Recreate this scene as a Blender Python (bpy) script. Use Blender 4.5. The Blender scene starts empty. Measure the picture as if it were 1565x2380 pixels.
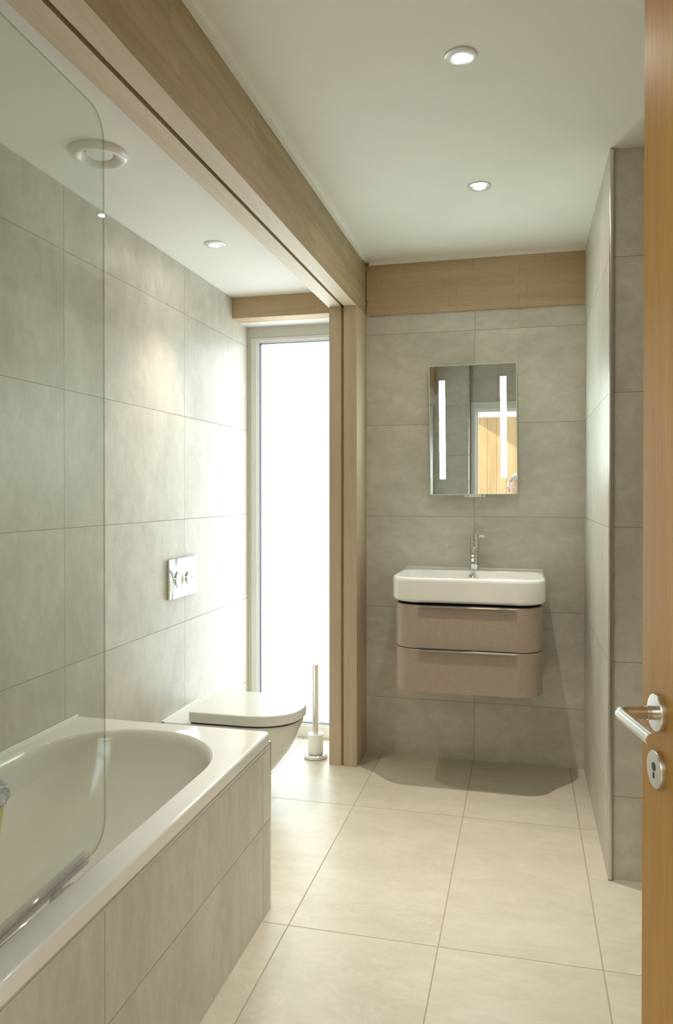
import bpy, bmesh, math, random
from mathutils import Vector, Matrix
random.seed(7)
PI = math.pi
S = bpy.context.scene
C = S.collection

# ------------------------------------------------------------------ dimensions
XL, XR, YB, YW = -1.4475, 0.275, 3.7227, 3.86
ZC, ZS = 2.439, 2.29          # main ceiling, soffit over bath
CAMH = 1.2952
YD = 0.40                     # door wall (room side)
TZ = [0.2806, 0.45]           # wall tile courses

# ------------------------------------------------------------------ materials
def new_mat(name):
    m = bpy.data.materials.new(name); m.use_nodes = True
    nt = m.node_tree; b = nt.nodes['Principled BSDF']
    return m, nt, b
def N(nt, t, **kw):
    n = nt.nodes.new(t)
    for k, v in kw.items(): setattr(n, k, v)
    return n
def math_(nt, op, a, b=None, clamp=False):
    n = N(nt, 'ShaderNodeMath', operation=op); n.use_clamp = clamp
    for i, v in enumerate((a, b)):
        if v is None: continue
        if isinstance(v, (int, float)): n.inputs[i].default_value = v
        else: nt.links.new(v, n.inputs[i])
    return n.outputs[0]
def mixc(nt, fac, a, b, mode='MIX'):
    n = N(nt, 'ShaderNodeMix', data_type='RGBA', blend_type=mode)
    for s, v in ((n.inputs['Factor'], fac), (n.inputs['A'], a), (n.inputs['B'], b)):
        if isinstance(v, (int, float)): s.default_value = v
        elif isinstance(v, tuple): s.default_value = v if len(v) == 4 else (*v, 1)
        else: nt.links.new(v, s)
    return n.outputs['Result']
def ramp(nt, fac, stops):
    n = N(nt, 'ShaderNodeValToRGB'); e = n.color_ramp.elements
    while len(e) < len(stops): e.new(0.5)
    for i, (p, c) in enumerate(stops):
        e[i].position = p; e[i].color = (*c, 1)
    nt.links.new(fac, n.inputs[0]); return n.outputs[0]
def noise(nt, vec, scale, detail=4, rough=.55, dist=0.):
    n = N(nt, 'ShaderNodeTexNoise'); n.inputs['Scale'].default_value = scale
    n.inputs['Detail'].default_value = detail; n.inputs['Roughness'].default_value = rough
    n.inputs['Distortion'].default_value = dist
    nt.links.new(vec, n.inputs['Vector']); return n.outputs['Fac']
def mapping(nt, vec, scale=(1, 1, 1), loc=(0, 0, 0), rot=(0, 0, 0)):
    n = N(nt, 'ShaderNodeMapping'); n.inputs['Scale'].default_value = scale
    n.inputs['Location'].default_value = loc; n.inputs['Rotation'].default_value = rot
    nt.links.new(vec, n.inputs['Vector']); return n.outputs[0]

def plain(name, col, rough=.4, metal=0., spec=.5, coat=0., sheen=0.):
    m, nt, b = new_mat(name)
    b.inputs['Base Color'].default_value = (*col, 1); b.inputs['Roughness'].default_value = rough
    b.inputs['Metallic'].default_value = metal; b.inputs['Specular IOR Level'].default_value = spec
    b.inputs['Coat Weight'].default_value = coat
    return m
def painted(name, col, rough=.5, amt=.03, scale=6):
    m, nt, b = new_mat(name)
    g = N(nt, 'ShaderNodeNewGeometry').outputs['Position']
    f = noise(nt, g, scale, 3)
    lo = tuple(c * (1 - amt) for c in col); hi = tuple(min(1, c * (1 + amt)) for c in col)
    nt.links.new(ramp(nt, f, [(.3, lo), (.7, hi)]), b.inputs['Base Color'])
    b.inputs['Roughness'].default_value = rough
    return m
def emit(name, col, strength):
    m = bpy.data.materials.new(name); m.use_nodes = True; nt = m.node_tree
    for n in list(nt.nodes): nt.nodes.remove(n)
    e = N(nt, 'ShaderNodeEmission'); e.inputs[0].default_value = (*col, 1); e.inputs[1].default_value = strength
    o = N(nt, 'ShaderNodeOutputMaterial'); nt.links.new(e.outputs[0], o.inputs[0]); return m

def tile_mat(name, a, a0, ap, b_, b0, bp, lo, hi, grout, gw=.0028, rough=.42, streak=None, seed=0, vein=0., contrast=1.):
    """large concrete-look tiles; a / b_ = axis letters of the two joint directions (None = no joints that way)"""
    m, nt, bs = new_mat(name)
    pos = N(nt, 'ShaderNodeNewGeometry').outputs['Position']
    sep = N(nt, 'ShaderNodeSeparateXYZ'); nt.links.new(pos, sep.inputs[0])
    ax = {'X': sep.outputs[0], 'Y': sep.outputs[1], 'Z': sep.outputs[2]}
    joint = None; cells = []
    for axis, o, p in ((a, a0, ap), (b_, b0, bp)):
        if axis is None: continue
        u = math_(nt, 'DIVIDE', math_(nt, 'SUBTRACT', ax[axis], o), p)
        cells.append(math_(nt, 'FLOOR', u))
        d = math_(nt, 'ABSOLUTE', math_(nt, 'SUBTRACT', math_(nt, 'FRACT', math_(nt, 'ADD', u, .5)), .5))
        line = math_(nt, 'LESS_THAN', math_(nt, 'MULTIPLY', d, p), gw / 2)
        joint = line if joint is None else math_(nt, 'MAXIMUM', joint, line)
    # each tile gets its own patch of the pattern
    comb = N(nt, 'ShaderNodeCombineXYZ')
    nt.links.new(cells[0], comb.inputs[0]); nt.links.new(cells[-1], comb.inputs[1]); comb.inputs[2].default_value = seed
    wn = N(nt, 'ShaderNodeTexWhiteNoise'); nt.links.new(comb.outputs[0], wn.inputs['Vector'])
    off = N(nt, 'ShaderNodeVectorMath', operation='MULTIPLY_ADD')
    nt.links.new(wn.outputs['Color'], off.inputs[0]); off.inputs[1].default_value = (9, 9, 9); nt.links.new(pos, off.inputs[2])
    vec = off.outputs[0]
    if streak: vec_s = mapping(nt, vec, streak)
    else: vec_s = vec
    n1 = noise(nt, vec_s, 3.2, 6, .6, .4)
    n2 = noise(nt, vec_s, 14, 6, .65, .8)
    n3 = noise(nt, vec, 110, 3, .6)
    f = math_(nt, 'ADD', math_(nt, 'MULTIPLY', n1, .48), math_(nt, 'MULTIPLY', n2, .40))
    f = math_(nt, 'ADD', f, math_(nt, 'MULTIPLY', n3, .12))
    f = math_(nt, 'ADD', f, math_(nt, 'MULTIPLY', math_(nt, 'SUBTRACT', wn.outputs['Value'], .5), .05))
    k = .15 / contrast
    col = ramp(nt, f, [(.5 - k, lo), (.5 + k, hi)])
    # small dark pits and scuffs
    pits = noise(nt, vec_s, 42, 5, .7, 1.2)
    pm = math_(nt, 'MULTIPLY', math_(nt, 'GREATER_THAN', pits, .70), .22)
    col = mixc(nt, pm, col, tuple(c * .55 for c in lo))
    if vein:
        v = noise(nt, vec, 2.3, 8, .72, 1.0)
        v = math_(nt, 'ABSOLUTE', math_(nt, 'SUBTRACT', v, .5))
        v = math_(nt, 'SUBTRACT', 1, math_(nt, 'MULTIPLY', v, 60), True)
        gate = math_(nt, 'GREATER_THAN', noise(nt, vec, 1.4, 2), .56)
        col = mixc(nt, math_(nt, 'MULTIPLY', math_(nt, 'MULTIPLY', v, gate), vein), col, (.85, .83, .78))
    col = mixc(nt, joint, col, grout)
    nt.links.new(col, bs.inputs['Base Color'])
    r = math_(nt, 'ADD', math_(nt, 'MULTIPLY', n2, .16), rough - .08)
    nt.links.new(math_(nt, 'MAXIMUM', r, math_(nt, 'MULTIPLY', joint, .8)), bs.inputs['Roughness'])
    bump = N(nt, 'ShaderNodeBump'); bump.inputs['Strength'].default_value = .25; bump.inputs['Distance'].default_value = .002
    h = math_(nt, 'SUBTRACT', math_(nt, 'MULTIPLY', n3, .05), joint)
    nt.links.new(h, bump.inputs['Height']); nt.links.new(bump.outputs[0], bs.inputs['Normal'])
    bs.inputs['Specular IOR Level'].default_value = .4
    return m

def wood_mat(name, grain, lo, hi, rough=.55, staves=None, seed=0., fine=1., stave_var=.18):
    """grain = axis letter the fibres run along (world axes); staves = (across axis, length, height)"""
    m, nt, b = new_mat(name)
    pos = N(nt, 'ShaderNodeNewGeometry').outputs['Position']
    sc = {'X': (1.2, 22, 22), 'Y': (22, 1.2, 22), 'Z': (22, 22, 1.2)}[grain]
    vec = mapping(nt, pos, sc, (seed, seed * 1.7, seed * .6))
    n1 = noise(nt, vec, 1.6 * fine, 5, .6, .6)
    n2 = noise(nt, vec, 9 * fine, 4, .65, .3)
    wv = mapping(nt, pos, {'X': (.8, 6, 6), 'Y': (6, .8, 6), 'Z': (6, 6, .8)}[grain], (seed, 0, seed))
    n0 = noise(nt, wv, 1.2, 3, .5, .5)
    f = math_(nt, 'ADD', math_(nt, 'ADD', math_(nt, 'MULTIPLY', n1, .4), math_(nt, 'MULTIPLY', n2, .3)), math_(nt, 'MULTIPLY', n0, .3))
    col = ramp(nt, f, [(.34, lo), (.66, hi)])
    if staves:
        across, ln, ht = staves
        sep = N(nt, 'ShaderNodeSeparateXYZ'); nt.links.new(pos, sep.inputs[0])
        ax = {'X': sep.outputs[0], 'Y': sep.outputs[1], 'Z': sep.outputs[2]}
        row = math_(nt, 'FLOOR', math_(nt, 'DIVIDE', ax[across], ht))
        wr = N(nt, 'ShaderNodeTexWhiteNoise', noise_dimensions='1D'); nt.links.new(row, wr.inputs['W'])
        u = math_(nt, 'ADD', math_(nt, 'DIVIDE', ax[grain], ln), math_(nt, 'MULTIPLY', wr.outputs['Value'], 5))
        cb = N(nt, 'ShaderNodeCombineXYZ'); nt.links.new(row, cb.inputs[0]); nt.links.new(math_(nt, 'FLOOR', u), cb.inputs[1])
        cb.inputs[2].default_value = seed
        wn = N(nt, 'ShaderNodeTexWhiteNoise'); nt.links.new(cb.outputs[0], wn.inputs['Vector'])
        dark = math_(nt, 'MULTIPLY', wn.outputs['Value'], stave_var)
        col = mixc(nt, dark, col, tuple(c * .55 for c in lo))
        fr = math_(nt, 'FRACT', u)
        jl = math_(nt, 'LESS_THAN', math_(nt, 'MULTIPLY', math_(nt, 'MINIMUM', fr, math_(nt, 'SUBTRACT', 1, fr)), ln), .0012)
        col = mixc(nt, math_(nt, 'MULTIPLY', jl, .4), col, tuple(c * .5 for c in lo))
    nt.links.new(col, b.inputs['Base Color']); b.inputs['Roughness'].default_value = rough
    bump = N(nt, 'ShaderNodeBump'); bump.inputs['Strength'].default_value = .12; bump.inputs['Distance'].default_value = .002
    nt.links.new(n2, bump.inputs['Height']); nt.links.new(bump.outputs[0], b.inputs['Normal'])
    b.inputs['Specular IOR Level'].default_value = .3
    return m

def glass_mat(name, tint, rough=0.0, ior=1.5, refl=1.0):
    m = bpy.data.materials.new(name); m.use_nodes = True; nt = m.node_tree
    for n in list(nt.nodes): nt.nodes.remove(n)
    t = N(nt, 'ShaderNodeBsdfTransparent'); t.inputs[0].default_value = (*tint, 1)
    g = N(nt, 'ShaderNodeBsdfGlossy'); g.inputs['Roughness'].default_value = rough
    fr = N(nt, 'ShaderNodeFresnel')
    bf = N(nt, 'ShaderNodeNewGeometry').outputs['Backfacing']      # unbent thin pane: same reflectance from both sides
    nt.links.new(math_(nt, 'ADD', math_(nt, 'MULTIPLY', bf, 1 / ior - ior), ior), fr.inputs[0])
    mx = N(nt, 'ShaderNodeMixShader')
    nt.links.new(math_(nt, 'MULTIPLY', fr.outputs[0], refl), mx.inputs[0])
    nt.links.new(t.outputs[0], mx.inputs[1]); nt.links.new(g.outputs[0], mx.inputs[2])
    o = N(nt, 'ShaderNodeOutputMaterial'); nt.links.new(mx.outputs[0], o.inputs[0]); return m

TLO, THI = (.515, .49, .432), (.715, .69, .625)
GROUT = (.36, .335, .285)
M = {}
M['tile_back'] = tile_mat('tile_back', 'X', -.232, .9, 'Z', *TZ, TLO, THI, GROUT, streak=(.8, 1, 1.4), seed=1)
M['tile_left'] = tile_mat('tile_left', 'Y', 2.178, .8966, 'Z', *TZ, TLO, THI, GROUT, streak=(1, 1.25, .8), seed=2)
M['tile_right'] = tile_mat('tile_right', 'Y', 3.04, .9, 'Z', *TZ, TLO, THI, GROUT, streak=(1, 1.25, .8), seed=3)
M['tile_jog'] = tile_mat('tile_jog', 'X', .9, .9, 'Z', .2806, .45, TLO, THI, GROUT, seed=4)
M['tile_panel'] = tile_mat('tile_panel', 'Y', 2.17, .892, 'Z', .285, .45, TLO, THI, GROUT, streak=(1, 1.7, .65), seed=5)
M['floor'] = tile_mat('floor_tile', 'X', -.236, .4475, 'Y', 2.164, .897, (.545, .505, .405), (.68, .64, .535), (.40, .35, .265),
                      gw=.004, rough=.36, streak=(.7, 1.6, 1), seed=6, vein=.13, contrast=1.0)
M['ceiling'] = painted('ceiling_paint', (.88, .86, .815), .75, .01)
M['white_paint'] = painted('white_paint', (.82, .82, .80), .4, .01)
M['oak_beam'] = wood_mat('oak_beam', 'Y', (.37, .275, .155), (.56, .445, .295), staves=('Z', .55, .045), seed=1.3, stave_var=.32)
M['oak_soffit_lit'] = wood_mat('oak_soffit_lit', 'Y', (.66, .55, .43), (.80, .69, .56), seed=4.1)  # paler underside oak, lightened further to make up for weak light from below
M['oak_post'] = wood_mat('oak_post', 'Z', (.44, .345, .235), (.60, .49, .36), seed=2.2)
M['oak_back'] = wood_mat('oak_back', 'X', (.46, .335, .20), (.63, .49, .33), staves=('Z', .33, .044), seed=3.7, stave_var=.16)
M['groove'] = wood_mat('oak_groove', 'Y', (.36, .27, .175), (.44, .34, .23), seed=2.9)
M['oak_door'] = wood_mat('oak_door', 'Z', (.53, .265, .05), (.71, .41, .105), .45, seed=5.5, fine=1.6)
M['oak_hall'] = wood_mat('oak_hall', 'Z', (.62, .43, .22), (.76, .56, .32), .5, seed=7.7)
M['ceramic'] = plain('ceramic', (.83, .825, .80), .08, spec=.5, coat=.3)
M['acrylic'] = plain('bath_enamel', (.84, .83, .795), .10, spec=.5, coat=.3)
M['lid'] = plain('toilet_lid', (.82, .815, .79), .16)
M['silicone'] = plain('silicone', (.9, .9, .89), .35)
M['chrome'] = plain('chrome', (.80, .80, .80), .06, 1.)
M['flush_chrome'] = plain('flush_chrome', (.80, .86, .81), .03, 1.)
M['steel'] = plain('brushed_steel', (.68, .66, .63), .28, 1.)
M['steel_trim'] = plain('satin_trim', (.62, .60, .57), .22, 1.)
M['brush_steel'] = plain('polished_steel', (.86, .86, .86), .18, 1.)
M['opal'] = plain('opal_glass', (.93, .93, .92), .3)
M['opal'].node_tree.nodes['Principled BSDF'].inputs['Subsurface Weight'].default_value = .6
M['opal'].node_tree.nodes['Principled BSDF'].inputs['Subsurface Radius'].default_value = (.03, .03, .03)
M['trim_grey'] = plain('trim_grey', (.60, .575, .52), .5)
M['bezel'] = plain('downlight_bezel', (.76, .75, .72), .28, .35)
M['dark'] = plain('dark_gap', (.03, .03, .05), .6)
M['black'] = plain('black_plastic', (.02, .02, .022), .4)
M['white_plastic'] = plain('white_plastic', (.86, .85, .82), .3)
M['mirror'] = plain('mirror_silver', (.86, .89, .87), .0, 1.)
M['mirror_edge'] = plain('mirror_edge', (.70, .88, .78), .15)
M['screen'] = glass_mat('screen_glass', (.955, .972, .955))
M['pane'] = glass_mat('window_glass', (.97, .99, .98))
M['seal'] = glass_mat('seal_plastic', (.90, .885, .90), .12)
M['screen_edge'] = glass_mat('glass_edge', (.60, .64, .58))
M['led'] = emit('led_strip', (.80, 1.0, .94), 19.)
M['lamp'] = emit('lamp_lens', (1.0, .92, .80), 130.)
M['lamp_soft'] = emit('lamp_lens_soft', (1.0, .90, .74), 45.)
M['yellow'] = plain('yellow_plastic', (.62, .55, .06), .4)
M['cloth'] = painted('grey_cloth', (.50, .51, .52), .95, .5, 60)

# linen-look taupe foil on vanity
def linen():
    m, nt, b = new_mat('taupe_linen')
    pos = N(nt, 'ShaderNodeNewGeometry').outputs['Position']
    a = noise(nt, mapping(nt, pos, (30, 30, 700)), 1, 3, .6); c = noise(nt, mapping(nt, pos, (700, 700, 30)), 1, 3, .6)
    f = math_(nt, 'MULTIPLY', math_(nt, 'ADD', a, c), .5)
    nt.links.new(ramp(nt, f, [(.35, (.335, .265, .21)), (.65, (.43, .35, .285))]), b.inputs['Base Color'])
    b.inputs['Roughness'].default_value = .3; b.inputs['Specular IOR Level'].default_value = .6
    return m
M['linen'] = linen()

# ------------------------------------------------------------------ mesh helpers
def finish(name, bm, mat, parent=None, smooth=None, mats=None):
    bmesh.ops.recalc_face_normals(bm, faces=bm.faces)
    if smooth is not None:
        for f in bm.faces: f.smooth = True
        for e in bm.edges:
            if len(e.link_faces) == 2 and e.calc_face_angle(0) > math.radians(smooth): e.smooth = False
    me = bpy.data.meshes.new(name); bm.to_mesh(me); bm.free()
    for mm in (mats or [mat]): me.materials.append(mm)
    o = bpy.data.objects.new(name, me); C.objects.link(o)
    if smooth is not None and smooth < 90:
        wn = o.modifiers.new('weighted_normals', 'WEIGHTED_NORMAL'); wn.keep_sharp = True; wn.weight = 90
    if parent is not None: o.parent = parent
    return o
def add_box(bm, a, b, bev=0., seg=2, mi=0):
    x0, y0, z0 = a; x1, y1, z1 = b
    t = bmesh.new()
    r = bmesh.ops.create_cube(t, size=1)
    for v in t.verts:
        v.co = Vector(((x0 + x1) / 2 + v.co.x * (x1 - x0), (y0 + y1) / 2 + v.co.y * (y1 - y0), (z0 + z1) / 2 + v.co.z * (z1 - z0)))
    if bev > 0: bmesh.ops.bevel(t, geom=list(t.edges), offset=bev, segments=seg, affect='EDGES', profile=.5)
    for f in t.faces: f.material_index = mi
    me = bpy.data.meshes.new('tmp'); t.to_mesh(me); t.free(); bm.from_mesh(me); bpy.data.meshes.remove(me)
def box(name, a, b, mat, parent=None, bev=0., seg=2, mats=None):
    bm = bmesh.new(); add_box(bm, a, b, bev, seg)
    return finish(name, bm, mat, parent, 35 if bev else None, mats)
def boxes(name, lst, mat, parent=None, bev=0.):
    bm = bmesh.new()
    for a, b in lst: add_box(bm, a, b, bev)
    return finish(name, bm, mat, parent, 35 if bev else None)
def loft(bm, rings, cap0=True, cap1=True, mi=0):
    vr = [[bm.verts.new(p) for p in r] for r in rings]
    n = len(vr[0])
    for i in range(len(vr) - 1):
        for j in range(n):
            k = (j + 1) % n
            f = bm.faces.new((vr[i][j], vr[i][k], vr[i + 1][k], vr[i + 1][j])); f.material_index = mi
    if cap0: bm.faces.new(list(reversed(vr[0]))).material_index = mi
    if cap1: bm.faces.new(vr[-1]).material_index = mi
    return vr
def frame_of(d):
    d = Vector(d).normalized()
    u = d.cross(Vector((0, 0, 1)))
    if u.length < 1e-4: u = Vector((1, 0, 0))
    u.normalize(); return d, u, d.cross(u).normalized()
def ring(c, d, r, n=32):
    d, u, v = frame_of(d); c = Vector(c)
    return [c + u * r * math.cos(2 * PI * i / n) + v * r * math.sin(2 * PI * i / n) for i in range(n)]
def lathe(bm, base, axis, prof, n=40, cap0=True, cap1=True, mi=0):
    """prof = [(radius, distance along axis)]"""
    d = Vector(axis).normalized(); base = Vector(base)
    loft(bm, [ring(base + d * h, d, max(r, 1e-5), n) for r, h in prof], cap0, cap1, mi)
def tube(bm, pts, r, n=16, cap=True):
    rr = r if isinstance(r, (list, tuple)) else [r] * len(pts)
    rings = []
    P = [Vector(p) for p in pts]; up = None
    for i, p in enumerate(P):
        t = ((P[min(i + 1, len(P) - 1)] - p).normalized() + (p - P[max(i - 1, 0)]).normalized()).normalized()
        if up is None: _, u, v = frame_of(t)
        else:
            u = (up - t * up.dot(t)).normalized(); v = t.cross(u)
        up = u
        rings.append([p + u * rr[i] * math.cos(2 * PI * k / n) + v * rr[i] * math.sin(2 * PI * k / n) for k in range(n)])
    loft(bm, rings, cap, cap)
def rrect(x0, x1, y0, y1, r, z, n=10):
    """rounded rectangle ring, r = (lower-left, lower-right, upper-right, upper-left)"""
    if isinstance(r, (int, float)): r = (r,) * 4
    out = []
    for (cx, cy, rad, a0) in ((x0 + r[0], y0 + r[0], r[0], PI), (x1 - r[1], y0 + r[1], r[1], 1.5 * PI),
                              (x1 - r[2], y1 - r[2], r[2], 0), (x0 + r[3], y1 - r[3], r[3], .5 * PI)):
        for i in range(n + 1):
            a = a0 + i / n * PI / 2
            out.append((cx + rad * math.cos(a), cy + rad * math.sin(a), z))
    return out

def thing(name, label, cat, loc=(0, 0, 0), group=None):
    o = bpy.data.objects.new(name, None); C.objects.link(o); o.location = loc; o.empty_display_size = .1
    o['label'] = label; o['category'] = cat
    if group: o['group'] = group
    return o
def adopt(root):
    """children were modelled in world space: keep them there under a root that sits elsewhere"""
    for ch in root.children: ch.matrix_parent_inverse = Matrix.Translation(root.location).inverted()
def tag(o, label, cat, group=None):
    o['label'] = label; o['category'] = cat
    if group: o['group'] = group
    return o
def struct(o):
    o['kind'] = 'structure'; return o

# ------------------------------------------------------------------ room shell
struct(box('floor', (XL - .1, .30, -.12), (1.1, YW + .09, 0), M['floor']))
struct(box('wall_left', (XL - .1, .40, 0), (XL, YW + .09, ZS + .2), M['tile_left']))
struct(box('wall_back', (-.90, YB, 0), (XR + .1, YB + .23, ZC + .1), M['tile_back']))
struct(box('wall_alcove_right', (XR, 2.683, 0), (XR + .012, YB, ZC), M['tile_right']))
struct(box('wall_jog', (XR + .012, 2.685, 0), (1.1, 2.85, ZC), M['tile_jog']))
struct(box('wall_right', (1.0, .28, 0), (1.1, 2.685, ZC), M['tile_right']))
# front: stub wall at the foot of the bath, then the door wall with its opening
DX0, DX1, DZ = -.435, .352, 2.055
struct(box('wall_shower_end', (XL, .40, 0), (-.480, .50, ZC), M['tile_back']))
struct(boxes('wall_front', [((-.52, .28, 0), (DX0 - .0, .40, ZC)), ((DX1, .28, 0), (1.0, .40, ZC)), ((DX0, .28, DZ), (DX1, .40, ZC))], M['tile_back']))
struct(box('ceiling', (-.85, .28, ZC), (1.1, YB + .1, ZC + .1), M['ceiling']))
struct(box('ceiling_soffit', (XL, .40, ZS), (-.86, 3.75, ZS + .12), M['ceiling']))
struct(box('wall_window_head', (XL - .1, 3.745, 2.184), (-.90, YW + .09, ZC + .1), M['white_paint']))
struct(box('trim_ceiling_back', (-.75, YB - .022, ZC - .016), (XR, YB, ZC), M['ceiling']))
struct(box('trim_ceiling_beam', (-.7665, .42, ZC - .012), (-.752, 3.62, ZC), M['ceiling']))
# satin metal corner trims of the tiling
bm = bmesh.new(); add_box(bm, (XR - .0005, 2.672, 0), (XR + .0135, 2.6855, ZC), .004, 3)
struct(finish('trim_tile_corner', bm, M['steel_trim'], None, 40))
bm = bmesh.new(); add_box(bm, (-.484, .396, 0), (-.472, .502, ZC), .004, 3)
struct(finish('trim_shower_end', bm, M['steel_trim'], None, 40))
# doorway lining and architrave, white
struct(boxes('trim_doorway', [((DX0 - .035, .40, 0), (DX0 + .004, .416, DZ - .004)), ((DX1 - .004, .40, 0), (DX1 + .055, .416, DZ - .004)),
                              ((DX0 - .035, .40, DZ - .004), (DX1 + .055, .416, DZ + .058)),
                              ((DX0, .28, 0), (DX0 + .014, .40, DZ - .012)), ((DX1 - .010, .28, 0), (DX1, .40, DZ - .012)), ((DX0, .28, DZ - .012), (DX1, .40, DZ)),
                              ((DX0 + .014, .315, 0), (DX0 + .028, .345, DZ - .026)), ((DX0 + .014, .315, DZ - .026), (DX1, .345, DZ - .012))], M['white_paint'], bev=.002))

# ---- window at the end of the alcove
wf = boxes('window_1', [((XL, YW - .002, 0), (-1.432, YW + .085, 2.129)), ((XL, YW - .002, 2.129), (-.90, YW + .085, 2.184)),
                        ((-.915, YW - .002, 0), (-.90, YW + .085, 2.129))], painted('window_lining', (.62, .60, .55), .5, .02))
struct(wf)
boxes('frame', [((-1.432, YW + .004, 0), (-1.396, YW + .075, 2.129)), ((-.951, YW + .004, 0), (-.915, YW + .075, 2.129)),
                ((-1.396, YW + .004, 2.109), (-.951, YW + .075, 2.129)), ((-1.396, YW + .004, 0), (-.951, YW + .075, .060))], M['white_paint'], wf, bev=.002)
boxes('glazing_bead', [((-1.396, YW + .014, .060), (-1.388, YW + .06, 2.109)), ((-.959, YW + .014, .060), (-.951, YW + .06, 2.109)),
                       ((-1.388, YW + .014, 2.101), (-.959, YW + .06, 2.109)), ((-1.388, YW + .014, .060), (-.959, YW + .06, .068))], M['white_paint'], wf)
boxes('gasket', [((-1.388, YW + .022, .068), (-1.385, YW + .05, 2.101)), ((-.962, YW + .022, .068), (-.959, YW + .05, 2.101)),
                 ((-1.385, YW + .022, 2.098), (-.962, YW + .05, 2.101)), ((-1.385, YW + .022, .068), (-.962, YW + .05, .071))], M['dark'], wf)
box('pane', (-1.386, YW + .030, .070), (-.961, YW + .038, 2.100), M['pane'], wf)

# ------------------------------------------------------------------ oak post and beams
BZ0 = 2.177
post = thing('oak_post', 'pale oak post with a groove down its front, standing between window alcove and basin', 'post', (-.833, 3.6, 0))
for x0, x1 in ((-.900, -.8415), (-.828, -.765)):
    box('board', (x0, 3.495, 0), (x1, YB, BZ0), M['oak_post'], post, .0015)
box('groove', (-.8415, 3.507, 0), (-.828, YB, BZ0), M['groove'], post)
adopt(post)
beam = thing('oak_beam', 'long pale oak beam with a groove underneath, running along the ceiling above the bath', 'beam', (-.835, 2.0, BZ0))
for x0, x1, mk in ((-.905, -.841, 'oak_soffit_lit'), (-.829, -.767, 'oak_soffit_lit')):
    o = box('board', (x0, .42, BZ0), (x1, YB, ZC), None, beam, .0015, mats=[M['oak_beam'], M['oak_soffit_lit']])
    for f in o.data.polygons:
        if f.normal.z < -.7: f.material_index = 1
box('groove', (-.841, .42, BZ0 + .012), (-.829, YB, ZC), M['groove'], beam)
adopt(beam)
bb = thing('oak_lintel', 'short oak beam with visible staves above the basin wall under the ceiling', 'beam', (-.24, YB - .006, 2.174))
bm = bmesh.new()
prof = [(-.7635, 2.205), (-.748, 2.1755), (XR, 2.1755), (XR, ZC - .016), (-.7635, ZC - .016)]
f0 = [bm.verts.new((x, YB - .014, z)) for x, z in prof]; f1 = [bm.verts.new((x, YB, z)) for x, z in prof]
bm.faces.new(f0); bm.faces.new(list(reversed(f1)))
for i in range(5): bm.faces.new((f0[i], f0[(i + 1) % 5], f1[(i + 1) % 5], f1[i]))
finish('board', bm, M['oak_back'], bb)
for z in (2.405, 2.237):
    bm = bmesh.new(); lathe(bm, (-.778, YB - .018, z), (1, 0, 0), [(.009, 0), (.0105, .001), (.0105, .023), (.009, .024)], 20)
    p = finish('peg', bm, wood_mat('peg_wood', 'X', (.30, .20, .10), (.42, .30, .17)), bb, 40)
boxes('gap_shade_strip', [((-.7668, YB - .004, 2.205), (-.7635, YB, ZC - .016))], M['dark'], bb)  # dark strip standing in for the shade in the open joint
adopt(bb)
hd = box('oak_lintel', (XL, 3.64, 2.184), (-.9005, 3.7445, ZS), M['oak_back'], None, .0012)
tag(hd, 'short oak beam across the head of the tall window, under the low ceiling', 'beam')

# ------------------------------------------------------------------ ceiling fittings
def downlight(x, y, z, label, power, spot=math.radians(75), col=(1.0, .93, .82)):
    t = thing('downlight', label, 'light', (x, y, z), 'recessed ceiling downlights')
    bm = bmesh.new(); lathe(bm, (0, 0, 0), (0, 0, -1), [(.0435, 0), (.0435, .0022), (.041, .0045), (.0245, .0068), (.0228, .0058), (.0222, .001)], 48, False, False)
    finish('bezel', bm, M['bezel'], t, 40)
    bm = bmesh.new(); lathe(bm, (0, 0, 0), (0, 0, -1), [(.0221, .0005), (.0221, .0036), (.017, .0048), (.005, .0052)], 40)
    finish('lens', bm, M['lamp'] if z > 2.4 else M['lamp_soft'], t, 40)
    L = bpy.data.lights.new('downlight_lamp', 'SPOT'); L.energy = power; L.color = col
    L.spot_size = spot; L.spot_blend = 1.0; L.shadow_soft_size = .013
    lo = bpy.data.objects.new('downlight_lamp', L); C.objects.link(lo); lo.parent = t; lo.location = (0, 0, -.012)
    return t
P_MAIN, P_ALC = 22., 8.
downlight(-.163, 2.016, ZC, 'round lit downlight in the main ceiling, the larger one nearer the viewer', P_MAIN, math.radians(62))
downlight(-.164, 2.882, ZC, 'round lit downlight in the main ceiling, the smaller one towards the basin', P_MAIN, math.radians(62))
downlight(-1.202, 2.836, ZS, 'round lit downlight in the low ceiling over the toilet, left of the oak beam', P_ALC, math.radians(80), (1.0, .86, .64))
va = thing('air_vent', 'round white air vent in the low ceiling above the bath', 'vent', (-1.209, 1.997, ZS))
bm = bmesh.new(); lathe(bm, (0, 0, 0), (0, 0, -1), [(.0835, 0), (.0845, .003), (.082, .010), (.074, .018), (.066, .020), (.058, .017), (.050, .010), (.045, .003), (.044, .0005)], 56, False, False)
finish('rim', bm, M['white_plastic'], va, 50)
bm = bmesh.new(); lathe(bm, (0, 0, 0), (0, 0, -1), [(.036, .0005), (.039, .003), (.039, .006), (.036, .0075), (.008, .008)], 48)
finish('valve_disc', bm, M['white_plastic'], va, 50)

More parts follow.
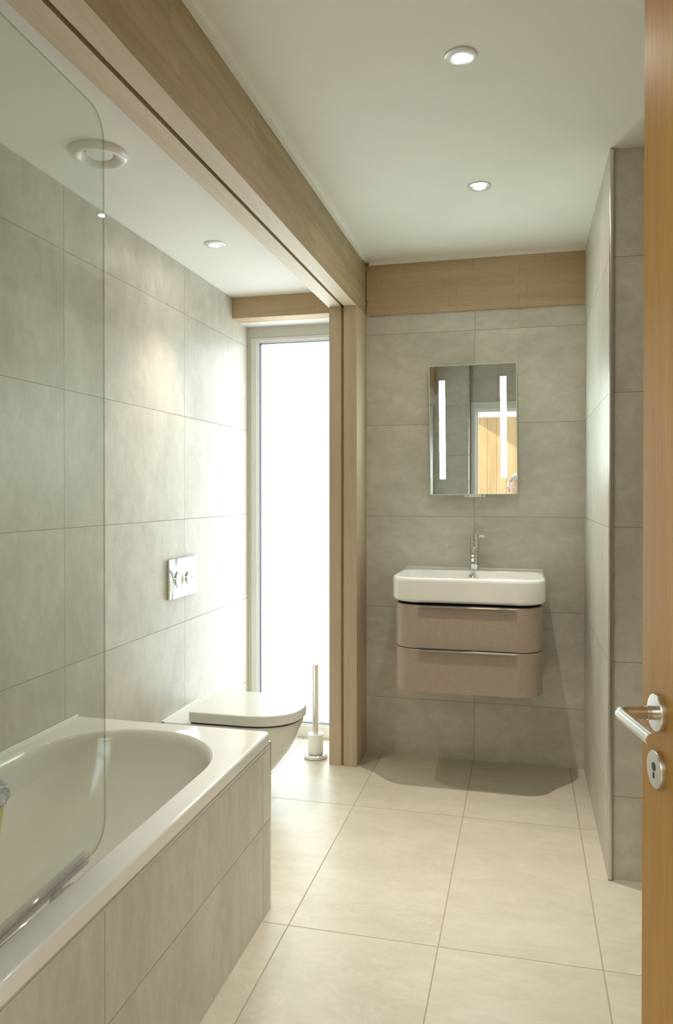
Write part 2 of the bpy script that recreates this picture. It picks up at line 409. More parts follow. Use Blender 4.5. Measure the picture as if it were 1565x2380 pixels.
# ------------------------------------------------------------------ bath, panel, screen
X0, X1, Y0, Y1 = XL + .0035, -.766, .505, 2.243
RZ = .553
bath = thing('bathtub', 'white built-in bathtub behind a beige tiled panel, along the left wall', 'bathtub', (-1.107, 1.37, .03))
bm = bmesh.new()
def rr(i, r, z, n=14): return rrect(X0 + i, X1 - i, Y0 + i, Y1 - i, r, z, n)
def opn(xa, xb, ya, yb, r, z, n=14): return rrect(xa, xb, ya, yb, r, z, n)
ox0, ox1, oy0, oy1 = X0 + .043, -.834, .60, 2.163
rings = [rr(.012, .012, RZ - .036), rr(.002, .018, RZ - .036), rr(0, .02, RZ - .034), rr(0, .02, RZ - .008), rr(.0025, .018, RZ - .0025), rr(.008, .014, RZ)]
R = .278
rings += [opn(ox0 - .006, ox1 + .006, oy0 - .006, oy1 + .006, R + .006, RZ + .0005), opn(ox0 - .001, ox1 + .001, oy0 - .001, oy1 + .001, R + .001, RZ - .001),
          opn(ox0 + .006, ox1 - .006, oy0 + .006, oy1 - .006, R - .004, RZ - .008), opn(ox0 + .014, ox1 - .012, oy0 + .012, oy1 - .014, R - .010, RZ - .025),
          opn(ox0 + .022, ox1 - .018, oy0 + .03, oy1 - .035, R - .014, RZ - .09),
          opn(ox0 + .040, ox1 - .034, oy0 + .08, oy1 - .115, R - .03, RZ - .22), opn(ox0 + .058, ox1 - .050, oy0 + .14, oy1 - .21, R - .05, RZ - .33),
          opn(ox0 + .085, ox1 - .078, oy0 + .19, oy1 - .29, R - .08, RZ - .385), opn(ox0 + .13, ox1 - .12, oy0 + .26, oy1 - .36, R - .13, RZ - .405),
          opn(ox0 + .20, ox1 - .19, oy0 + .36, oy1 - .48, .08, RZ - .41)]
loft(bm, rings, False, True)
finish('tub', bm, M['acrylic'], bath, 45)
boxes('silicone_bead', [((XL + .0015, Y0, RZ - .004), (XL + .009, Y1, RZ + .006))], M['silicone'], bath, .002)
bm = bmesh.new(); lathe(bm, (ox1 - .020, 1.315, RZ - .060), (-1, 0, -.12), [(.036, 0), (.036, .010), (.033, .016), (.029, .017), (.029, .034), (.026, .040), (.010, .042)], 40)
finish('overflow_knob', bm, M['chrome'], bath, 40)
bm = bmesh.new(); lathe(bm, (-1.118, 1.38, RZ - .41), (0, 0, 1), [(.035, 0), (.035, .004), (.030, .008), (.008, .011)], 32)
finish('waste_plug', bm, M['chrome'], bath, 40)
pan = box('front_panel', (-.790, .505, 0), (-.766, 2.236, .508), M['tile_panel'], bath)
pan['label'] = 'beige stone-look tiled front panel'
box('end_panel', (XL + .002, 2.214, 0), (-.790, 2.236, .508), M['tile_jog'], bath)
boxes('edge_trim', [((-.7665, .505, .5085), (-.7645, 2.236, .5125)), ((-.770, .505, .508), (-.7675, 2.236, .517))], M['trim_grey'], pan)
bm = bmesh.new(); add_box(bm, (-.776, 2.236, 0), (-.7645, 2.247, .522), .0035, 3)
finish('corner_trim', bm, M['chrome'], pan, 40)
adopt(bath)

DEL = math.radians(2.8)
scr = thing('bath_screen', 'frameless clear glass bath screen with rounded corners standing over the bath rim', 'shower screen', (-.850, 1.42, .565))
scr.rotation_euler = (0, 0, DEL)
# local: y from -0.9 (hinge) to 0 (free edge), z 0..1.515
L_, H_, r_ = .90, 1.515, .055
out = []
for (cy, cz, a0) in ((-r_, r_, 1.5 * PI), (-r_, H_ - r_, 0)):
    for i in range(13):
        a = a0 + i / 12 * PI / 2; out.append((cy + r_ * math.cos(a), cz + r_ * math.sin(a)))
out += [(-L_, H_), (-L_, 0)]
bm = bmesh.new()
fa = [bm.verts.new((-.002, y, z)) for y, z in out]; fb = [bm.verts.new((.002, y, z)) for y, z in out]
bm.faces.new(fa).material_index = 0; bm.faces.new(list(reversed(fb))).material_index = 0
for i in range(len(out)):
    k = (i + 1) % len(out); bm.faces.new((fa[i], fb[i], fb[k], fa[k])).material_index = 1
finish('glass_pane', bm, None, scr, None, [M['screen'], M['screen_edge']])
bm = bmesh.new()
add_box(bm, (-.0065, -L_ + .005, -.004), (-.0045, -.075, .016)); add_box(bm, (.0045, -L_ + .005, -.004), (.0065, -.075, .016)); add_box(bm, (-.0065, -L_ + .005, -.006), (.0065, -.075, -.004))
add_box(bm, (-.016, -L_ + .005, -.012), (-.003, -.085, -.008)); 
finish('bottom_seal', bm, M['seal'], scr)
boxes('wall_profile', [((-.014, -L_ - .014, -.006), (.014, -L_ + .010, H_))], M['steel_trim'], scr, .003)

# yellow bucket with a grey cloth standing in the bath (only its edge is in the picture)
bk = thing('bucket', 'yellow bucket under a crumpled grey cloth, standing in the bathtub', 'bucket', (-1.2355, 1.398, .143))
bm = bmesh.new()
lathe(bm, (0, 0, 0), (0, 0, 1), [(.068, 0), (.071, .004), (.128, .468), (.134, .472), (.134, .480), (.126, .480), (.122, .468), (.067, .012)], 40)
finish('body', bm, M['yellow'], bk, 40)
bm = bmesh.new(); n = 56
rg = []
for i, (rad, z) in enumerate([(.1345, .469), (.1365, .4705), (.1390, .475), (.1380, .484), (.128, .489), (.10, .491), (.06, .493), (.02, .495)]):
    rg.append([(rad * math.cos(2 * PI * k / n) * (1 + random.uniform(-.018, .018)), rad * math.sin(2 * PI * k / n) * (1 + random.uniform(-.018, .018)), z + random.uniform(-.003, .004)) for k in range(n)])
loft(bm, rg, False, True)
tag(finish('cloth', bm, M['cloth'], None, 80), 'crumpled grey cloth draped over the yellow bucket in the bathtub', 'cloth').location = bk.location

# ------------------------------------------------------------------ toilet
TY = 3.033
def dshape(x0, x1, hw, z, n=24, rr=.02):
    """D outline: square end at x0 (wall side), round nose at x1"""
    pts = []
    nl = min(hw * 1.25, (x1 - x0) * .75)
    for i in range(n + 1):
        a = -PI / 2 + i / n * PI
        ca, sa = math.cos(a), math.sin(a); e = 2 / 2.35
        pts.append((x1 - nl + nl * (abs(ca) ** e), TY + hw * (abs(sa) ** e) * (1 if sa >= 0 else -1), z))
    for (cy, s) in ((TY + hw - rr, 1), (TY - hw + rr, -1)):
        for i in range(7):
            a = i / 6 * PI / 2
            if s > 0: pts.append((x0 + rr - rr * math.sin(a), cy + rr * math.cos(a), z))
            else: pts.append((x0 + rr - rr * math.cos(a), cy - rr * math.sin(a), z))
    return pts
toi = thing('toilet', 'white wall-hung toilet with its lid closed, behind the bathtub by the window', 'toilet', (XL, TY, .2))
bm = bmesh.new()
xw = XL + .001
loft(bm, [dshape(xw, -1.18, .10, .060), dshape(xw, -1.105, .135, .066), dshape(xw, -1.055, .150, .10), dshape(xw, -1.005, .160, .15), dshape(xw, -.957, .168, .215),
          dshape(xw, -.922, .175, .28), dshape(xw, -.905, .179, .325), dshape(xw, -.900, .181, .342), dshape(xw, -.902, .180, .351), dshape(xw, -.908, .176, .354)], True, True)
finish('pan', bm, M['ceramic'], toi, 50)
boxes('silicone_bead', [((XL, TY - .18, .352), (XL + .006, TY + .18, .358))], M['silicone'], toi, .002)
bm = bmesh.new(); loft(bm, [dshape(-1.325, -.905, .173, .354), dshape(-1.325, -.900, .176, .356), dshape(-1.325, -.900, .176, .3595), dshape(-1.325, -.905, .172, .361)])
finish('seat_gap_shade', bm, M['dark'], toi, 40)  # thin near-black slab: shade of the gap under the lid, as colour
bm = bmesh.new(); loft(bm, [dshape(-1.328, -.893, .1775, .361), dshape(-1.332, -.889, .180, .364), dshape(-1.332, -.888, .1805, .395), dshape(-1.330, -.8905, .178, .4015), dshape(-1.324, -.898, .172, .404)])
finish('lid', bm, M['lid'], toi, 40)
adopt(toi)
fp = thing('flush_plate', 'square chrome flush plate with two round buttons on the left tiled wall above the toilet', 'flush plate', (XL, 3.04, .93))
bm = bmesh.new(); add_box(bm, (XL, 2.904, .847), (XL + .006, 3.177, 1.014)); o = finish('back_plate', bm, M['steel_trim'], fp)
bm = bmesh.new()
# softly bowed polished face
ys = [2.904 + i * (3.177 - 2.904) / 12 for i in range(13)]; zs = [.847 + i * .167 / 10 for i in range(11)]
gv = [[bm.verts.new((XL + .0125 + .0004 * math.sin(i * .9) * math.sin(j * .5), y, z)) for j, z in enumerate(zs)] for i, y in enumerate(ys)]
for i in range(12):
    for j in range(10): bm.faces.new((gv[i][j], gv[i + 1][j], gv[i + 1][j + 1], gv[i][j + 1]))
ed = [e for e in bm.edges if len(e.link_faces) == 1]
r = bmesh.ops.extrude_edge_only(bm, edges=ed)
for v in [g for g in r['geom'] if isinstance(g, bmesh.types.BMVert)]: v.co.x = XL + .006
finish('face_plate', bm, M['flush_chrome'], fp, 35)
for y, z, rad in ((2.990, .925, .037), (3.088, .923, .029)):
    bm = bmesh.new(); lathe(bm, (XL + .012, y, z), (1, 0, 0), [(rad + .0022, 0), (rad + .0022, .0008), (rad, .0008), (rad, .0055), (rad - .0022, .0072), (rad - .006, .0070), (rad * .5, .0062), (.002, .0060)], 44)
    finish('button', bm, M['flush_chrome'], fp, 40)
box('maker_mark', (XL + .0128, 3.145, .9965), (XL + .0133, 3.163, .9995), plain('mark_grey', (.45, .5, .47), .4), fp)
adopt(fp)
br = thing('toilet_brush', 'white toilet brush holder with tall steel handle on the floor by the window', 'toilet brush', (-.992, 3.585, 0))
bm = bmesh.new(); lathe(bm, (0, 0, 0), (0, 0, 1), [(.055, 0), (.058, .002), (.058, .016), (.055, .019), (.04, .020)], 48); finish('base', bm, M['brush_steel'], br, 35)
bm = bmesh.new(); lathe(bm, (0, 0, 0), (0, 0, 1), [(.036, .019), (.038, .022), (.038, .112), (.036, .1155), (.020, .1165)], 48); finish('cup', bm, M['opal'], br, 40)
bm = bmesh.new(); lathe(bm, (0, 0, 0), (0, 0, 1), [(.018, .116), (.018, .119), (.0162, .120), (.0162, .454), (.0152, .456)], 32); finish('handle', bm, M['brush_steel'], br, 40)

# ------------------------------------------------------------------ basin, vanity, tap
BX = -.238
van = thing('vanity_unit', 'taupe linen-finish wall-hung vanity unit with two drawers under the white basin', 'cabinet', (BX, YB, .438))
VF = 3.252
def vring(z, ins=0., hw=.316):
    return rrect(BX - hw + ins, BX + hw - ins, VF + ins, YB, (.105, .105, .002, .002), z, 16)
bm = bmesh.new(); loft(bm, [vring(.446, .010), vring(.815, .010)]); finish('carcass', bm, M['dark'], van, 40)
for z0, z1 in ((.438, .6235), (.6265, .812)):
    bm = bmesh.new(); loft(bm, [vring(z0, .002), vring(z0 + .002), vring(z1 - .002), vring(z1, .002)])
    dr = finish('drawer', bm, M['linen'], van, 30)
    bm = bmesh.new(); add_box(bm, (BX - .200, VF - .011, z1 - .001), (BX + .207, VF + .012, z1 + .0025), .001)
    add_box(bm, (BX - .200, VF - .011, z1 - .005), (BX + .207, VF - .0085, z1 + .0025), .0008)
    finish('handle', bm, M['chrome'], dr, 35)
adopt(van)
bas = thing('washbasin', 'white rectangular ceramic washbasin with rounded front corners on the taupe vanity unit', 'basin', (BX, YB, .822))
BF, BW = 3.247, .330
def b_out(z, i=0.): return rrect(BX - BW + i, BX + BW - i, BF + i, YB - .0005, (.115, .115, .004, .004), z, 16)
def b_in(z, i=0., fr=.0): return rrect(BX - BW + .014 + i, BX + BW - .014 - i, BF + .014 + i, YB - .118 - i * .6, (.104 - i * .3, .104 - i * .3, .075 - i * .1, .075 - i * .1), z, 16)
bm = bmesh.new()
loft(bm, [b_out(.822, .022), b_out(.823, .012), b_out(.829, .004), b_out(.838, .0), b_out(.915, .0), b_out(.924, .0015), b_out(.929, .005), b_out(.9305, .009),
          b_in(.9305, .0), b_in(.929, .003), b_in(.924, .006), b_in(.905, .009), b_in(.868, .020), b_in(.851, .045), b_in(.846, .085), b_in(.845, .12)], True, True)
finish('bowl', bm, M['ceramic'], bas, 50)
box('upstand', (BX - BW + .002, YB - .006, .929), (BX + BW - .002, YB - .0005, .9345), M['silicone'], bas, .0015)
bm = bmesh.new(); lathe(bm, (BX + .004, YB - .124, .9015), (0, -1, .15), [(.0185, 0), (.0185, .004), (.016, .007), (.005, .0095)], 32)
finish('overflow_cover', bm, M['chrome'], bas, 40)
bm = bmesh.new(); lathe(bm, (BX, 3.43, .8452), (0, 0, 1), [(.032, 0), (.032, .003), (.026, .007), (.005, .009)], 32)
finish('waste_plug', bm, M['chrome'], bas, 40)
adopt(bas)
tap = thing('basin_tap', 'chrome single-lever mixer tap standing on the back of the white basin', 'tap', (-.2295, YB - .062, .9305))
bm = bmesh.new(); lathe(bm, (0, 0, 0), (0, 0, 1), [(.0275, 0), (.0275, .004), (.0240, .0055), (.0228, .007), (.0225, .136), (.0215, .138)], 40); finish('body', bm, M['chrome'], tap, 40)
bm = bmesh.new(); lathe(bm, (0, 0, 0), (0, 0, 1), [(.0205, .1395), (.0222, .1405), (.0222, .1675), (.0205, .169), (.004, .1695)], 40)
finish('lever_cap', bm, M['chrome'], tap, 40)
bm = bmesh.new(); add_box(bm, (.017, -.006, .1535), (.049, .006, .1665), .0025, 3); finish('lever', bm, M['chrome'], tap, 40)
bm = bmesh.new(); tube(bm, [(0, -.010, .100), (0, -.045, .090), (0, -.085, .076), (0, -.105, .066), (0, -.118, .052), (0, -.121, .043)], [.0125, .0120, .0112, .0108, .0105, .0105], 28)
finish('spout', bm, M['chrome'], tap, 40)
bm = bmesh.new(); lathe(bm, (0, -.1212, .0432), (0, -.25, -1), [(.0085, 0), (.0085, .0015), (.003, .0018)], 24); finish('aerator', bm, M['dark'], tap, 40)

# ------------------------------------------------------------------ illuminated mirror
MW, MH, MY = .412, .621, 3.675
mir = thing('bathroom_mirror', 'rectangular wall mirror with two lit vertical light strips above the basin', 'mirror', (-.2385, MY, 1.598))
mir.rotation_euler = (0, math.radians(-.65), 0)
bm = bmesh.new(); add_box(bm, (-MW / 2, 0, -MH / 2), (MW / 2, .005, MH / 2), .0006, 1)
o = finish('mirror_glass', bm, None, mir, None, [M['mirror'], M['mirror_edge']])
for f in o.data.polygons:
    if f.normal.y > -.9: f.material_index = 1
e_ = .0024
boxes('polished_edge', [((-MW / 2, -.0006, -MH / 2), (-MW / 2 + e_, .0, MH / 2)), ((MW / 2 - e_, -.0006, -MH / 2), (MW / 2, .0, MH / 2)),
                        ((-MW / 2 + e_, -.0006, MH / 2 - e_), (MW / 2 - e_, .0, MH / 2)), ((-MW / 2 + e_, -.0006, -MH / 2), (MW / 2 - e_, .0, -MH / 2 + e_))], M['mirror_edge'], mir)
box('housing', (-MW / 2 + .02, .005, -MH / 2 + .018), (MW / 2 - .02, .040, MH / 2 - .02), M['white_plastic'], mir, .002)
for xc, z0, z1 in ((-.1445, -.234, .238), (.1440, -.231, .246)):
    box('light_strip', (xc - .0137, -.0012, z0), (xc + .0137, .0004, z1), M['led'], mir, .0005)
brk = box('bracket', (-.043, .004, -MH / 2 - .012), (.056, .046, -MH / 2 + .02), M['white_plastic'], mir, .0015)
for x in (-.028, .042):
    bm = bmesh.new(); lathe(bm, (x, .004, -MH / 2 - .0035), (0, -1, 0), [(.0062, 0), (.0058, .0015), (.003, .0024)], 20)
    finish('screw', bm, M['steel'], brk, 40)

# ------------------------------------------------------------------ door (opened into the room)
HX, HY, ADIR = .338, .4445, math.radians(12.8)
dr = struct(bpy.data.objects.new('door_1', None)); C.objects.link(dr); dr.location = (HX, HY, 0); dr.rotation_euler = (0, 0, ADIR)
# local: y 0..0.763 along the leaf, face looking towards -x
lw = .763
box('leaf', (0, 0, .006), (.040, lw, 2.04), M['oak_door'], dr, .0015)
hz, hy = .9905, lw - .0627
def latch(name): return None
hnd = bpy.data.objects.new('door_handle', None); C.objects.link(hnd); hnd.parent = dr; hnd.location = (0, hy, hz); hnd['label'] = 'brushed steel lever handle on a round rose'
bm = bmesh.new(); lathe(bm, (0, 0, 0), (-1, 0, 0), [(.026, 0), (.026, .006), (.025, .0075), (.010, .0078)], 48); finish('rose', bm, M['steel'], hnd, 35)
bm = bmesh.new(); tube(bm, [(-.006, 0, 0), (-.046, 0, 0), (-.0515, -.0015, 0), (-.055, -.006, 0), (-.0555, -.012, 0), (-.0555, -.118, 0)], .0086, 28)
finish('lever', bm, M['steel'], hnd, 40)
bm = bmesh.new(); lathe(bm, (-.0075, 0, 0), (-1, 0, 0), [(.0098, 0), (.0098, .010)], 32); finish('collar', bm, M['steel'], hnd, 40)
esc = bpy.data.objects.new('keyhole_plate', None); C.objects.link(esc); esc.parent = dr; esc.location = (0, hy, hz - .079); esc['label'] = 'round brushed steel keyhole plate'
bm = bmesh.new(); lathe(bm, (0, 0, 0), (-1, 0, 0), [(.026, 0), (.026, .006), (.025, .0075), (.010, .0078)], 48); finish('rose', bm, M['steel'], esc, 35)
bm = bmesh.new(); lathe(bm, (-.0076, 0, .004), (-1, 0, 0), [(.0062, 0), (.0062, .0006)], 24); add_box(bm, (-.0082, -.002, -.012), (-.0076, .003, -.004), 0)
finish('keyhole', bm, M['black'], esc)

# ------------------------------------------------------------------ hall behind the viewer (seen in the mirror)
HYW = -1.2
struct(box('floor_hall', (-3.0, HYW - .1, -.12), (2.0, .30, 0), M['floor']))
def hall_wood():
    m, nt, b = new_mat('hall_boards')
    pos = N(nt, 'ShaderNodeNewGeometry').outputs['Position']
    sep = N(nt, 'ShaderNodeSeparateXYZ'); nt.links.new(pos, sep.inputs[0])
    u = math_(nt, 'DIVIDE', math_(nt, 'SUBTRACT', sep.outputs[0], -.528 + .028), .103)
    d = math_(nt, 'ABSOLUTE', math_(nt, 'SUBTRACT', math_(nt, 'FRACT', math_(nt, 'ADD', u, .5)), .5))
    ln = math_(nt, 'LESS_THAN', d, .025)
    wn = N(nt, 'ShaderNodeTexWhiteNoise', noise_dimensions='1D'); nt.links.new(math_(nt, 'FLOOR', u), wn.inputs['W'])
    vec = mapping(nt, pos, (24, 24, 1.3)); f = noise(nt, vec, 2, 5, .6, .5)
    f = math_(nt, 'ADD', f, math_(nt, 'MULTIPLY', math_(nt, 'SUBTRACT', wn.outputs['Value'], .5), .2))
    col = ramp(nt, f, [(.3, (.40, .262, .135)), (.7, (.52, .36, .205))])
    nt.links.new(mixc(nt, ln, col, (.30, .17, .06)), b.inputs['Base Color']); b.inputs['Roughness'].default_value = .5
    bp_ = N(nt, 'ShaderNodeBump'); bp_.inputs['Distance'].default_value = .004; bp_.inputs['Strength'].default_value = .5
    nt.links.new(math_(nt, 'SUBTRACT', 1, ln), bp_.inputs['Height']); nt.links.new(bp_.outputs[0], b.inputs['Normal'])
    return m
struct(box('wall_hall', (-3.0, HYW - .1, 0), (2.0, HYW, 2.13), hall_wood()))
struct(boxes('window_2', [((-3.0, HYW - .1, 2.13), (2.0, HYW + .004, 2.185)), ((-3.0, HYW - .1, 2.205), (2.0, HYW - .02, 2.235)), ], M['white_paint']))
box('pane', (-3.0, HYW - .062, 2.185), (2.0, HYW - .056, 2.62), M['pane'], bpy.data.objects['window_2'])
struct(boxes('wall_hall_front', [((-3.0, .26, 0), (DX0, .28, 2.7)), ((DX1, .26, 0), (2.0, .28, 2.7)), ((DX0, .26, DZ), (DX1, .28, 2.7)), ((-3.0, .28, 0), (XL - .1, .40, 2.7)), ((1.1, .28, 0), (2.0, .40, 2.7))], M['white_paint']))
RX = -1.30        # right-hand end of the hall rooflight
struct(boxes('ceiling_hall', [((RX, HYW - .1, 2.62), (.62, .30, 2.72)), ((.62, HYW - .1, 2.62), (2.0, HYW + .02, 2.72)), ((.62, -.02, 2.62), (2.0, .30, 2.72)), ((-3.0, HYW - .1, 2.62), (RX, HYW + .02, 2.72)), ((-3.0, -.02, 2.62), (RX, .30, 2.72))], M['ceiling']))
rl = struct(boxes('window_3', [((-3.0, HYW + .02, 2.62), (-2.95, -.02, 2.70)), ((RX - .04, HYW + .02, 2.62), (RX, -.02, 2.70))], M['white_paint']))
box('pane', (-2.95, HYW + .02, 2.66), (RX - .04, -.02, 2.668), M['pane'], rl)
rl2 = struct(boxes('window_added_4', [((.62, HYW + .02, 2.62), (.66, -.02, 2.70)), ((1.95, HYW + .02, 2.62), (2.0, -.02, 2.70))], M['white_paint']))  # second rooflight, unseen, added to brighten the hall
box('pane', (.66, HYW + .02, 2.66), (1.95, -.02, 2.668), M['pane'], rl2)
for nm, xa, xb in (('window_added_5', -3.1, -3.0), ('window_added_6', 2.0, 2.1)):  # unseen glazed ends, added so more daylight fills the hall
    we = struct(boxes(nm, [((xa, HYW, 0), (xb, HYW + .06, 2.62)), ((xa, .22, 0), (xb, .28, 2.62)), ((xa, HYW + .06, 0), (xb, .22, .06)), ((xa, HYW + .06, 2.2), (xb, .22, 2.62))], M['white_paint']))
    box('pane', (xa + .04, HYW + .06, .06), (xa + .05, .22, 2.2), M['pane'], we)

# ------------------------------------------------------------------ the photographer in the hall (head seen in the mirror)
M['skin'] = painted('skin', (.62, .38, .30), .5, .06, 30)
M['shirt'] = painted('shirt_navy', (.10, .13, .19), .85, .1, 20)
M['trousers'] = painted('trousers_grey', (.13, .13, .14), .85, .1, 20)
M['hair'] = painted('hair_grey', (.74, .74, .73), .7, .2, 80)
def skin_mesh(name, verts, edges, radii, mat, parent, sub=2):
    me = bpy.data.meshes.new(name); me.from_pydata([Vector(v) for v in verts], edges, [])
    o = bpy.data.objects.new(name, me); C.objects.link(o)
    md = o.modifiers.new('skin', 'SKIN'); md.use_smooth_shade = True
    sv = me.skin_vertices[0].data
    for i, r in enumerate(radii): sv[i].radius = (r, r) if isinstance(r, (int, float)) else r; sv[i].use_root = (i == 0)
    sd = o.modifiers.new('sub', 'SUBSURF'); sd.levels = sub; sd.render_levels = sub
    dg = bpy.context.evaluated_depsgraph_get(); ev = o.evaluated_get(dg)
    nm = bpy.data.meshes.new_from_object(ev); bpy.data.objects.remove(o)
    bmm = bmesh.new(); bmm.from_mesh(nm); bpy.data.meshes.remove(nm)
    return finish(name, bmm, mat, parent, 180)
px, py = -.062, -.16         # head centre
person = thing('person', 'grey-haired person holding a black camera to the eye, reflected in the mirror', 'person', (px, -.55, 0))
V = []; E = []; RD = []
def chain(pts, rad, start=None):
    prev = start
    for p, r in zip(pts, rad):
        V.append(p); RD.append(r)
        if prev is not None: E.append((prev, len(V) - 1))
        prev = len(V) - 1
    return prev
pel = chain([(px, -.62, .74)], [(.15, .11)])
ch = chain([(px, -.52, .92), (px, -.41, 1.08), (px, -.36, 1.15)], [(.14, .10), (.165, .11), (.12, .09)], pel)
nk = chain([(px, -.28, 1.215), (px, -.20, 1.27)], [.058, .055], ch)
hands = []
for s in (-1, 1):
    chain([(px + s * .095, -.56, .66), (px + s * .12, -.42, .42), (px + s * .12, -.58, .10), (px + s * .12, -.56, .055), (px + s * .125, -.44, .045)], [.085, .058, .042, .042, .034], pel)
    w = (px + .085 + s * .085, -.105, 1.235)
    a = chain([(px + s * .17, -.37, 1.11), (px + s * .235, -.30, .97), ((px + s * .235 + w[0]) / 2, -.20, 1.10), w], [.060, .044, .038, .028], ch - 1)
    hands.append((s, w))
body = skin_mesh('body', V, E, RD, M['shirt'], person)
body.data.materials.append(M['trousers']); body.data.materials.append(M['skin'])
for f in body.data.polygons:
    c = f.center
    if c.z < .80: f.material_index = 1
    if c.y > -.265 and c.z > 1.16 and abs(c.x - px) < .09: f.material_index = 2
    if c.y > -.15 and c.z > 1.17: f.material_index = 2
    if c.z < .07: f.material_index = 1
# head: one continuous surface with brow, nose, lips and chin
bm = bmesh.new(); bmesh.ops.create_uvsphere(bm, u_segments=48, v_segments=32, radius=1)
for v in bm.verts:
    x, y, z = v.co
    w = .076 * (1 - .16 * max(0, -z)); d = .098; h = .118
    nx, ny, nz = x * w, y * d, z * h
    if y > 0:
        ny += .020 * math.exp(-((x / .16) ** 2 + ((z + .12) / .22) ** 2))              # nose
        ny -= .008 * (math.exp(-(((abs(x) - .36) / .16) ** 2 + ((z - .12) / .10) ** 2)))   # eye sockets
        ny += .006 * math.exp(-((x / .5) ** 2 + ((z - .27) / .08) ** 2))               # brow
        ny += .007 * math.exp(-((x / .28) ** 2 + ((z + .48) / .07) ** 2))              # lips
        ny += .010 * math.exp(-((x / .28) ** 2 + ((z + .82) / .16) ** 2))              # chin
    v.co = Vector((px + nx, py + ny, 1.338 + nz))
finish('head', bm, M['skin'], person, 180)
for s in (-1, 1):
    bm = bmesh.new(); bmesh.ops.create_uvsphere(bm, u_segments=16, v_segments=12, radius=1)
    for v in bm.verts: v.co = Vector((px + s * (.073 + .010 * (v.co.x * s + .6)), py - .012 + v.co.y * .017 + .004 * v.co.x * s, 1.335 + v.co.z * .031))
    finish('ear', bm, M['skin'], person, 180)
    bm = bmesh.new(); bmesh.ops.create_uvsphere(bm, u_segments=14, v_segments=10, radius=.0115)
    for v in bm.verts: v.co += Vector((px + s * .028, py + .079, 1.352))
    finish('eye', bm, M['white_plastic'], person, 180)
# tufty grey hair: a cap with many short curved locks
bm = bmesh.new()
for k in range(520):
    u = random.uniform(0, 2 * PI); t = random.uniform(-.15, 1)
    e = math.sqrt(max(0, 1 - t * t)); dx, dy = e * math.cos(u), e * math.sin(u)
    if dy > .35 and t < .62: continue
    p0 = Vector((px + dx * .072, py - .006 + dy * .092, 1.345 + t * .112))
    d = Vector((dx, dy, t)).normalized(); s = Vector((random.uniform(-1, 1), random.uniform(-1, 1), random.uniform(-.6, .9))) * .014
    tube(bm, [p0, p0 + d * .009 + s * .5, p0 + d * .014 + s * 1.3, p0 + d * .011 + s * 1.9], [.0062, .0060, .0048, .0016], 6)
finish('hair', bm, M['hair'], person, 180)
for s, w in hands:                                     # palm, four fingers and a thumb round the camera
    W = Vector(w); vv = [W, W + Vector((-s * .012, .030, .022)), W + Vector((-s * .016, .052, .040))]
    hv = [tuple(q) for q in vv]; he = [(0, 1), (1, 2)]; hr = [.026, (.030, .017), (.028, .014)]
    for k in range(4):
        b0 = vv[2] + Vector((0, .002, -.012 + k * .014)); b0.x += -s * .004
        ln_ = (.92, 1.05, 1.0, .82)[k]
        c0 = len(hv)
        hv += [tuple(b0), tuple(b0 + Vector((-s * .010, .026 * ln_, .002))), tuple(b0 + Vector((-s * .030, .034 * ln_, .003))), tuple(b0 + Vector((-s * .044, .026 * ln_, .003)))]
        he += [(2, c0), (c0, c0 + 1), (c0 + 1, c0 + 2), (c0 + 2, c0 + 3)]; hr += [.0098, .0092, .0085, .0072]
    c0 = len(hv); b0 = vv[1]
    hv += [tuple(b0 + Vector((-s * .020, .004, .004))), tuple(b0 + Vector((-s * .038, .012, .016))), tuple(b0 + Vector((-s * .050, .016, .030)))]
    he += [(1, c0), (c0, c0 + 1), (c0 + 1, c0 + 2)]; hr += [.0120, .0105, .0085]
    skin_mesh('hand', hv, he, hr, M['skin'], person)
adopt(person)
cam_o = thing('camera', 'black camera held up to the eye by the grey-haired person', 'camera', (0, -.06, CAMH))
bm = bmesh.new(); add_box(bm, (-.066, -.025, -.046), (.066, .012, .040), .006, 3); add_box(bm, (-.022, -.028, .036), (.022, .010, .058), .006, 3)
finish('camera_body', bm, M['black'], cam_o, 40)
bm = bmesh.new(); lathe(bm, (0, .012, 0), (0, 1, 0), [(.033, 0), (.033, .018), (.029, .019), (.029, .032), (.026, .033), (.024, .030)], 40)
finish('lens_barrel', bm, M['black'], cam_o, 40)

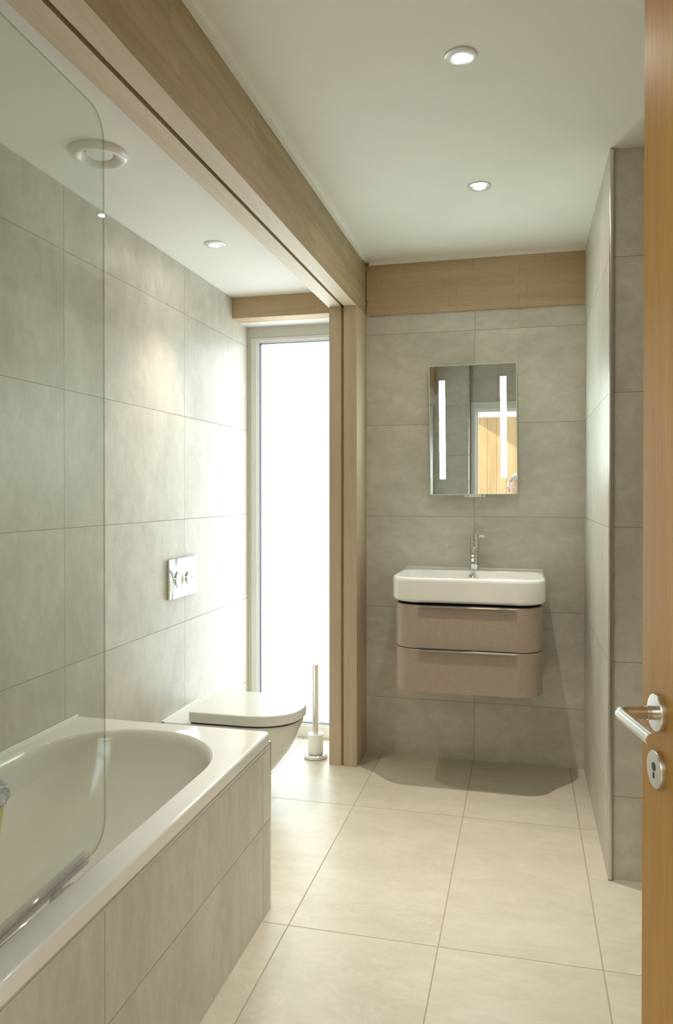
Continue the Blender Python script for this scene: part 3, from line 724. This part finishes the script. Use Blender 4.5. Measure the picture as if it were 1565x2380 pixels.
# ------------------------------------------------------------------ light: sky, sun through the hall rooflight, lamps
w = bpy.data.worlds.new('sky'); S.world = w; w.use_nodes = True
bg = w.node_tree.nodes['Background']; bg.inputs[0].default_value = (.87, .96, 1.0, 1); bg.inputs[1].default_value = 1.75
def portal(name, loc, rot, sx, sy):
    L = bpy.data.lights.new(name, 'AREA'); L.shape = 'RECTANGLE'; L.size = sx; L.size_y = sy; L.cycles.is_portal = True
    o = bpy.data.objects.new(name, L); C.objects.link(o); o.location = loc; o.rotation_euler = rot
portal('daylight_alcove_window', (-1.174, YW + .06, 1.085), (-PI / 2, 0, 0), .43, 2.05)
portal('daylight_hall_window', (-.5, HYW - .07, 2.40), (PI / 2, 0, 0), 5.0, .44)
portal('daylight_hall_rooflight', ((RX - 2.99) / 2, -.61, 2.675), (0, 0, 0), 1.61, 1.18)
portal('daylight_hall_rooflight', (1.305, -.61, 2.675), (0, 0, 0), 1.29, 1.18)  # portal of the added second rooflight
portal('daylight_added_glass', (-3.07, -.46, 1.13), (0, -PI / 2, 0), 2.14, 1.36)  # portals of the added glazed ends, this and the next
portal('daylight_added_glass', (2.07, -.46, 1.13), (0, PI / 2, 0), 2.14, 1.36)
sl = bpy.data.lights.new('sun', 'SUN'); sl.energy = 2.4; sl.angle = math.radians(.6); sl.color = (1, .95, .86)
so = bpy.data.objects.new('sun', sl); C.objects.link(so)
so.rotation_euler = Vector((1, -.50, -.66)).to_track_quat('-Z', 'Y').to_euler()

# ------------------------------------------------------------------ camera and colour management
cd = bpy.data.cameras.new('photo_camera'); co = bpy.data.objects.new('photo_camera', cd); C.objects.link(co)
co.location = (0, 0, CAMH); co.rotation_euler = (PI / 2 - .0077, 0, .2423)
cd.sensor_fit = 'HORIZONTAL'; cd.sensor_width = 36; cd.lens = 1765 / 1565 * 36
cd.shift_y = -(1190 - 1159.33) / 1565; cd.clip_start = .02; cd.clip_end = 100
S.camera = co
S.view_settings.view_transform = 'Standard'; S.view_settings.look = 'None'
S.view_settings.exposure = 1.9; S.view_settings.gamma = 1; S.view_settings.use_curve_mapping = False
cy = S.cycles
cy.max_bounces = 12; cy.diffuse_bounces = 6; cy.glossy_bounces = 6; cy.transparent_max_bounces = 24
cy.caustics_reflective = False; cy.caustics_refractive = False; cy.sample_clamp_indirect = 8
cy.use_denoising = True
